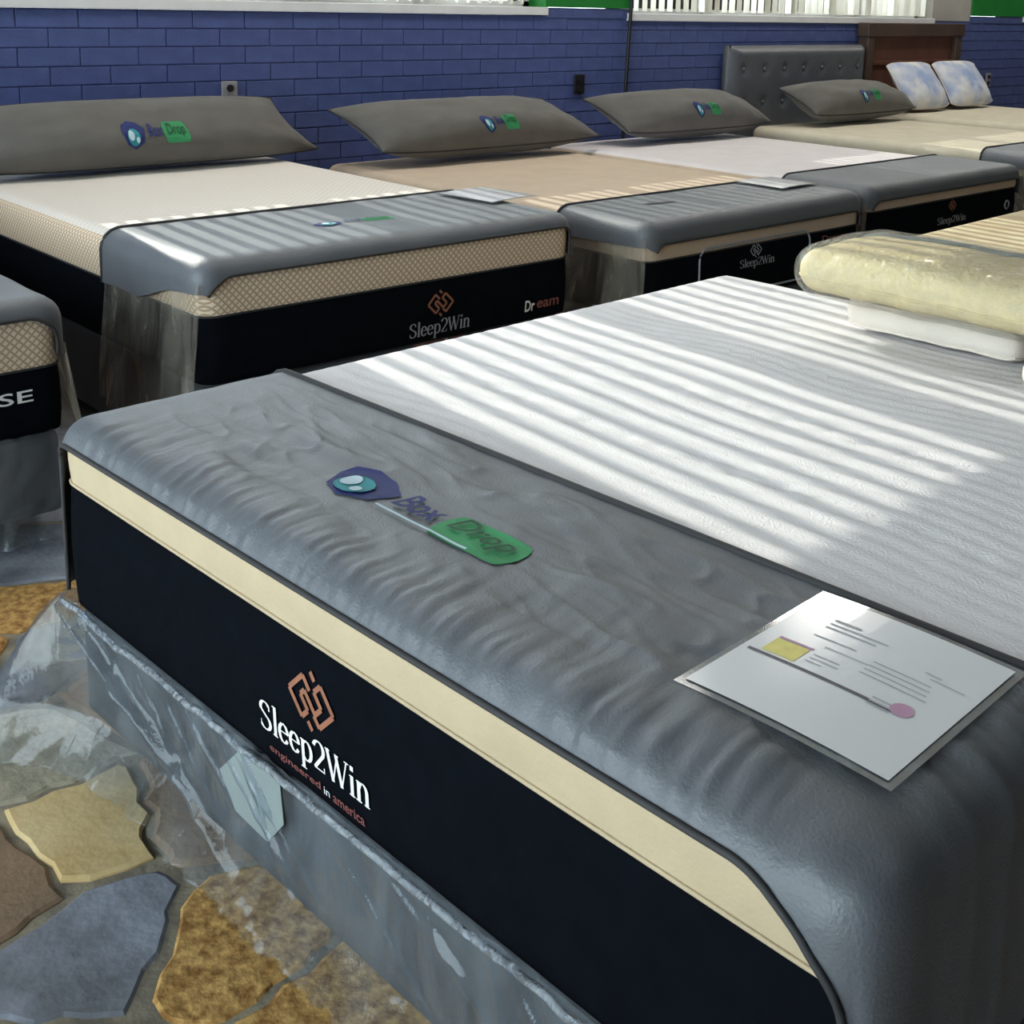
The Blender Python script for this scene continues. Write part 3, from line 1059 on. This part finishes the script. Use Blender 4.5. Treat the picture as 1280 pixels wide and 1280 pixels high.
marks(bM, mM, .803, .268, .352 - zt_, .052)
zb1 = b1.H - b1.T
marks(b1, m1, .83, .25, .375 - zb1, .05, True, 'silver_print')
fit_text('Dr', 1.20, 1.245, .378 - zb1, .418 - zb1, b1.fn, 'side_word', M['white_print'], m1, 0, .02)
fit_text('eam', 1.255, 1.36, .383 - zb1, .410 - zb1, b1.fn, 'side_word', M['copper_dim'], m1, 0, .02)
fit_text('EASE', 1.22, 1.415, .392 - b0.H + b0.T, .424 - b0.H + b0.T, b0.fn, 'wordmark', M['white_print'], m0, 0, .01)
zb2 = b2.H - b2.T
# silver rounded outline on the tan mattress
ou = []
u0, u1, v0, v1, rr = .30, 1.03, .30 - zb2, .505 - zb2, .05
for cx_, cy_, a0 in [(u1 - rr, v1 - rr, 0), (u0 + rr, v1 - rr, 90), (u0 + rr, v0 + rr, 180), (u1 - rr, v0 + rr, 270)]:
    ou += [(cx_ + rr * math.cos(R(a0 + 15 * i)), cy_ + rr * math.sin(R(a0 + 15 * i))) for i in range(7)]
tube('outline', [b2.fn(u, v, -.001) for u, v in ou], .0045, M['silver_print'], m2, 6, True)
poly_on(emblem_polys(.655, .463 - zb2, .036), b2.fn, 'emblem', M['silver_print'], m2)
serif_text('Sleep2Win', .55, .78, .400 - zb2, .432 - zb2, b2.fn, 'wordmark', M['silver_print'], m2)
fit_text('Dream', 1.12, 1.30, .440 - zb2, .468 - zb2, b2.fn, 'side_word', M['copper_dim'], m2, 0, .02)
zb3 = b3.H - b3.T
serif_text('Sleep2Win', .62, .90, .405 - zb3, .438 - zb3, b3.fn, 'wordmark', M['silver_print'], m3)
poly_on(emblem_polys(.76, .490 - zb3, .034), b3.fn, 'emblem', M['copper'], m3)
tube('ring_mark', [b3.fn(1.33 + .022 * math.cos(a), .440 - zb3 + .022 * math.sin(a)) for a in [2 * math.pi * i / 16 for i in range(16)]], .004, M['silver_print'], m3, 5, True)

# ---- logos on the foot covers
brand_logo(bM.cfn, .565, .165, .425, .088, cM)
brand_logo(b1.cfn, .55, .25, .30, .06, c1, True)
# black slot on the tan bed's cover
poly_on([bar(.32, .30, .46, .27, .03)], b2.cfn, 'slot', M['black_plastic'], c2)


# ------------------------------------------------------------------ cards
def card(b, u0, u1, v0, v1, label, rot=0.0, full=True, z=None):
    t = thing('price_card', label, 'card', (0, 0, 0), 0, 'laminated cards on the beds')
    t.location = b.loc
    t.rotation_euler = (0, 0, b.rz)
    zz = b.T + .024
    w, h = u1 - u0, v1 - v0
    ca, sa = math.cos(rot), math.sin(rot)

    def fn(a, c, e=0.0):
        x, y = (a - .5) * w, (c - .5) * h
        return Vector(((u0 + u1) / 2 + ca * x - sa * y, (v0 + v1) / 2 + sa * x + ca * y, zz + e + .004 * math.sin(a * 3.1)))
    bm = bmesh.new()
    add_grid(bm, [[fn(-.02 + 1.04 * i / 8, -.02 + 1.04 * j / 4, -.0016) for i in range(9)] for j in range(5)])
    bmesh.ops.solidify(bm, geom=bm.faces[:], thickness=.001)
    obj('laminate_rim', bm, M['laminate'], t)
    bm = bmesh.new()
    add_grid(bm, [[fn(.015 + .97 * i / 8, .015 + .97 * j / 4, 0) for i in range(9)] for j in range(5)])
    bmesh.ops.recalc_face_normals(bm, faces=bm.faces)
    obj('card_sheet', bm, M['card'], t)
    if full:
        f1 = lambda a, c: fn(a, c, .0006)
        f2 = lambda a, c: fn(a, c, .001)

        def strips(name, rects, mt, f=f1):
            bm = bmesh.new()
            for x0_, y0_, x1_, y1_ in rects:
                for k in range(4):
                    a, c_ = x0_ + (x1_ - x0_) * k / 4, x0_ + (x1_ - x0_) * (k + 1) / 4
                    bm.faces.new([bm.verts.new(f(*q)) for q in [(a, y0_), (c_, y0_), (c_, y1_), (a, y1_)]])
            return obj(name, bm, M[mt], t)
        rg2 = random.Random(5)
        lines = [(.20, .80, .34, .815), (.20, .765, .50, .775), (.20, .73, .46, .74), (.20, .64, .42, .648), (.30, .58, .52, .587)]
        lines += [(.52, .62 - .035 * k, .52 + rg2.uniform(.2, .32), .628 - .035 * k) for k in range(4)]
        lines += [(.72, .70, .80, .708), (.76, .672, .92, .679)]
        lines += [(.30, .50 - .03 * k, .30 + rg2.uniform(.08, .15), .507 - .03 * k) for k in range(3)]
        lines += [(.66, .40 - .025 * k, .66 + rg2.uniform(.08, .12), .41 - .025 * k) for k in range(3)]
        o_ = strips('small_print', lines, 'print_grey')
        tag(o_, kind='stuff')
        strips('yellow_box', [(.10, .40, .27, .52)], 'print_yellow')
        strips('pink_line', [(.10, .525, .28, .54)], 'print_pink')
        strips('rule', [(.05, .365, .80, .385)], 'print_dark')
        poly_on([[(.795 + .05 * math.cos(2 * math.pi * i / 14), .405 + .045 * math.sin(2 * math.pi * i / 14)) for i in range(14)]], f2, 'badge', M['print_pink'], t)
    return t


card(bM, 1.335, 1.595, .128, .432, 'laminated white price card with yellow box lying on the foreground grey cover')
card(b1, 1.27, 1.52, .28, .56, 'white price card on the blue-grey cover of the lattice-banded mattress', .1, False)
card(b2, 1.10, 1.37, .20, .46, 'white price card on the grey cover of the tan mattress', 0, False)


# ------------------------------------------------------------------ pillows
def pillow(label, w, h, t_, loc, tilt, rz=0.0, m='grey_pillow', group='grey logo pillows', logo=None, name='pillow', seed=0.0, pm='piping', sag=0.25, taper=0.0, shear=0.0):
    """local: x along the width, y up the face, z out of the face; rests on its lower edge"""
    t = thing(name, label, 'pillow', loc, 0, group)
    t.rotation_euler = (tilt, 0, rz)

    def P(u, v, side=1):
        x = w / 2 * u * (1 - taper * (v + 1) / 2) * (1 - .05 * (1 - u * u) - .055 * (1 - v * v) * abs(u) ** 3)
        y = h / 2 * v * (1 - .09 * (1 - u * u) * 0 - .10 * (1 - abs(v)) * 0) + h / 2
        y += -h * .07 * (abs(u) ** 5) * v
        f = max(0, (1 - abs(u) ** 2.6) * (1 - abs(v) ** 2.6)) ** .55
        z = side * t_ / 2 * f * (1 - sag * v)
        z += (.010 * nz(u * 3 + seed, v * 3, side) + .006 * nz(u * 9 + v * 3 + seed, v * 5, side) * (1 - f * .4)) * min(1, f * 2)
        return Vector((x + shear * (v + 1), y, z + t_ * .3))
    N, K = 44, 28
    sp = lambda n: [math.sin(math.pi / 2 * (-1 + 2 * i / n)) for i in range(n + 1)]
    bm = bmesh.new()
    add_grid(bm, [[P(u, v, 1) for u in sp(N)] for v in sp(K)])
    add_grid(bm, [[P(u, v, -1) for u in reversed(sp(N))] for v in sp(K)])
    bmesh.ops.remove_doubles(bm, verts=bm.verts, dist=1e-4)
    bmesh.ops.recalc_face_normals(bm, faces=bm.faces)
    obj('pillow_body', bm, M[m], t, True)
    e = [P(u, -1) for u in sp(N)] + [P(1, v) for v in sp(K)[1:]] + [P(u, 1) for u in reversed(sp(N)[:-1])] + [P(-1, v) for v in reversed(sp(K)[1:-1])]
    tube('pillow_piping', e, .005, M[pm], t, 5, True)
    if logo:
        u0, v0, lw, lh = logo
        fn = lambda a, b, e_=0.0: P(a / (w / 2), b / (h / 2), 1) + Vector((0, 0, .004 + e_))
        brand_logo(fn, u0, v0, lw, lh, t, True)
    return t


pillow('widest grey pillow with badge logo, at the upper left against the blue wall', 1.56, .29, .25, (.68, -.265, b1.H - .002), R(66), 0, logo=(-.20, -.10, .32, .10), seed=1, taper=.16, shear=-.03)
pillow('grey pillow with badge logo on the tan mattress, second from the left', 1.47, .33, .25, (2.47, -.42, b2.H + .016), R(42), 0, logo=(-.13, -.14, .25, .07), seed=2, taper=.05, shear=-.10)
pillow('grey pillow with badge logo on the pale mattress, third from the left', 1.34, .31, .25, (4.10, -.43, b3.H + .016), R(42), 0, logo=(-.12, -.13, .24, .07), seed=3, taper=.04, shear=-.10)
pillow('grey pillow with badge logo in front of the grey tufted headboard', 1.26, .31, .25, (5.86, -.46, b4.H + .016), R(38), 0, logo=(-.14, -.13, .24, .07), seed=4, taper=.02, shear=-.08)
pillow('white pillow with blue print, left of the pair on the wooden headboard', .62, .40, .15, (6.86, -.36, b5.H + .004), R(56), 0, 'pillow_blue', 'white and blue printed pillows', seed=5, pm='ivory')
pillow('white pillow with blue print, right of the pair on the wooden headboard', .66, .40, .15, (7.54, -.36, b5.H + .004), R(56), 0, 'pillow_blue', 'white and blue printed pillows', seed=6, pm='ivory')


# stacked box pillows on the foreground mattress
def box_pillow(name, label, x0, x1, y0, y1, z0, z1, r, m, bag=False, dome=.02, piping_m='grey_mesh', rz=0.0, loc=None):
    t = thing(name, label, 'pillow', loc or (x0, y0, z0), rz, 'stacked pillows on the white mattress')
    W, L, T = x1 - x0, y1 - y0, z1 - z0
    xs, ys = dense(W, r, 16), dense(L, r, 22)

    def P(q, off=0.0):
        c = Vector([min(max(q[i], r), (W, L, T)[i] - r) for i in range(3)])
        d = Vector(q) - c
        d.normalize()
        p = c + d * (r + off)
        fx, fy = max(0, 1 - (2 * p.x / W - 1) ** 2), max(0, 1 - (2 * p.y / L - 1) ** 4)
        p.z += dome * fx * fy * (p.z / T) + .004 * nz(p.x * 12, p.y * 12, p.z * 9)
        return p

    def shell(off, name_, mt):
        bm = bmesh.new()
        zs = [T * i / 10 for i in range(11)]
        loop = [(x, 0) for x in xs] + [(W, y) for y in ys[1:]] + [(x, L) for x in reversed(xs[:-1])] + [(0, y) for y in reversed(ys[1:-1])]
        add_grid(bm, [[P((x, y, z), off) for x, y in loop] for z in zs], wrap=True)
        for zz in (0, T):
            add_grid(bm, [[P((x, y, zz), off) for x in xs] for y in ys])
        bmesh.ops.remove_doubles(bm, verts=bm.verts, dist=1e-4)
        bmesh.ops.recalc_face_normals(bm, faces=bm.faces)
        return obj(name_, bm, mt, t, True)
    shell(0, 'pillow_body', M[m])
    loop = [(x, 0) for x in xs] + [(W, y) for y in ys[1:]] + [(x, L) for x in reversed(xs[:-1])] + [(0, y) for y in reversed(ys[1:-1])]
    if piping_m == 'grey_mesh':
        xb = W * .80
        ring_ = [(xb, y, T) for y in ys] + [(xb, L, z) for z in [T * (1 - k / 8) for k in range(1, 9)]] + [(xb, y, 0) for y in reversed(ys[:-1])] + [(xb, 0, T * k / 8) for k in range(1, 8)]
        tube('edge_band', [P(q, .001) for q in ring_], .009, M['grey_mesh'], t, 6, True)
        tube('seam', [P((x, y, T * .35), .0) for x, y in loop], .004, M[m], t, 6, True)
    else:
        tube('top_piping', [P((x, y, T), .0) for x, y in loop], .004, M[piping_m], t, 6, True)
        tube('bottom_piping', [P((x, y, 0), .0) for x, y in loop], .004, M[piping_m], t, 6, True)
    if bag:
        shell(.014, 'clear_bag', M['film_bag'])
    return t


ZM = .640
box_pillow('pillow', 'white box pillow at the bottom of the stack on the white mattress', .93, 1.27, -3.93, -3.48, ZM + .004, ZM + .084, .034, 'ivory', False, .0, 'ivory', loc=(.93, -3.93, ZM + .008))
box_pillow('pillow', 'white pillow cut off by the right edge, beside the stacked pillows', .77, 1.24, -4.53, -4.00, ZM + .004, ZM + .080, .036, 'ivory', False, .0, 'ivory', loc=(.77, -4.53, ZM + .008))
box_pillow('pillow', 'pale yellow quilted pillow in a clear bag on top of the stack', .82, 1.18, -4.25, -3.40, ZM + .09, ZM + .195, .05, 'yellow_knit', True, .02, loc=(.82, -4.25, ZM + .100))

# ------------------------------------------------------------------ headboards
hb = thing('headboard', 'grey padded headboard with a row of buttons against the blue wall', 'headboard', (4.80, -.075, 0), 0, 'headboards')
bm = bmesh.new()
WH, ZH0, ZH1 = 1.58, .45, 1.175
nxh, nzh = 60, 30
btn = [(WH * (k + .5) / 7, z) for z in (1.02, .80) for k in range(7)]
rows_ = []
for j in range(nzh + 1):
    row = []
    for i in range(nxh + 1):
        x, z = WH * i / nxh, ZH0 + (ZH1 - ZH0) * j / nzh
        e = min(x, WH - x, ZH1 - z, z - ZH0)
        d = -.055 * min(1, max(0, e) / .05) ** .5
        for bx, bz in btn:
            d += .022 * math.exp(-((x - bx) ** 2 + (z - bz) ** 2) / .0011)
        row.append((x, d, z))
    rows_.append(row)
add_grid(bm, rows_)
for lo, hi in [((0, 0, ZH0), (WH, .05, ZH1))]:
    add_box(bm, lo, hi)
bmesh.ops.recalc_face_normals(bm, faces=bm.faces)
obj('padded_panel', bm, M['leatherette'], hb, True)
for bx, bz in btn:
    bm = bmesh.new()
    bmesh.ops.create_uvsphere(bm, u_segments=8, v_segments=5, radius=.016, matrix=Matrix.Translation((bx, -.036, bz)))
    obj('button', bm, M['leatherette'], hb, True)
for x in (.1, WH - .1):
    box('leg', (x - .03, .0, 0), (x + .03, .04, ZH0 + .05), M['black_plastic'], hb)

hw = thing('headboard', 'dark wooden headboard with rust brown panel behind two printed pillows', 'headboard', (6.42, -.06, 0), 0, 'headboards')
WW, ZW = 1.40, 1.335
for x in (0, WW - .09):
    box('post', (x, -.04, 0), (x + .09, .05, ZW - .02), M['wood'], hw, .006)
box('top_rail', (-.02, -.05, ZW - .10), (WW + .02, .05, ZW), M['wood'], hw, .008)
box('bottom_rail', (.09, -.03, .45), (WW - .09, .04, .55), M['wood'], hw, .006)
box('panel', (.09, -.005, .55), (WW - .09, .02, ZW - .10), M['wood_panel'], hw)
for z in (.80, 1.02):
    box('rail', (.09, -.02, z), (WW - .09, .0, z + .03), M['wood_panel'], hw, .004)

# ------------------------------------------------------------------ small things on the wall
for x, z, lab in [(1.185, .975, 'small wall socket above the widest grey pillow'), (3.48, .957, 'dark wall socket between the second and third grey pillows'), (8.50, .86, 'small wall socket right of the wooden headboard')]:
    t = thing('wall_socket', lab, 'socket', (x, -.006, z), 0, 'wall sockets')
    mt = M['black_plastic'] if x == 3.48 else M['plate']
    box('plate', (-.04, -.012, -.058), (.04, .0, .058), mt, t, .004)
    for dz in (-.026, .026):
        bm = bmesh.new()
        add_tube(bm, [(0, -.010, dz), (0, -.020, dz)], .017, 12)
        bmesh.ops.recalc_face_normals(bm, faces=bm.faces)
        obj('outlet', bm, M['black_plastic'], t)
tag(tube('cable', [(3.90, -.03, 2.6), (3.895, -.03, 2.0), (3.89, -.03, 1.5), (3.875, -.03, 1.2), (3.865, -.03, .95), (3.86, -.03, .5), (3.86, -.03, .02)], .011, M['black_plastic'], None, 8), 'black cable hanging down the blue wall beside the first green pier', 'cable')
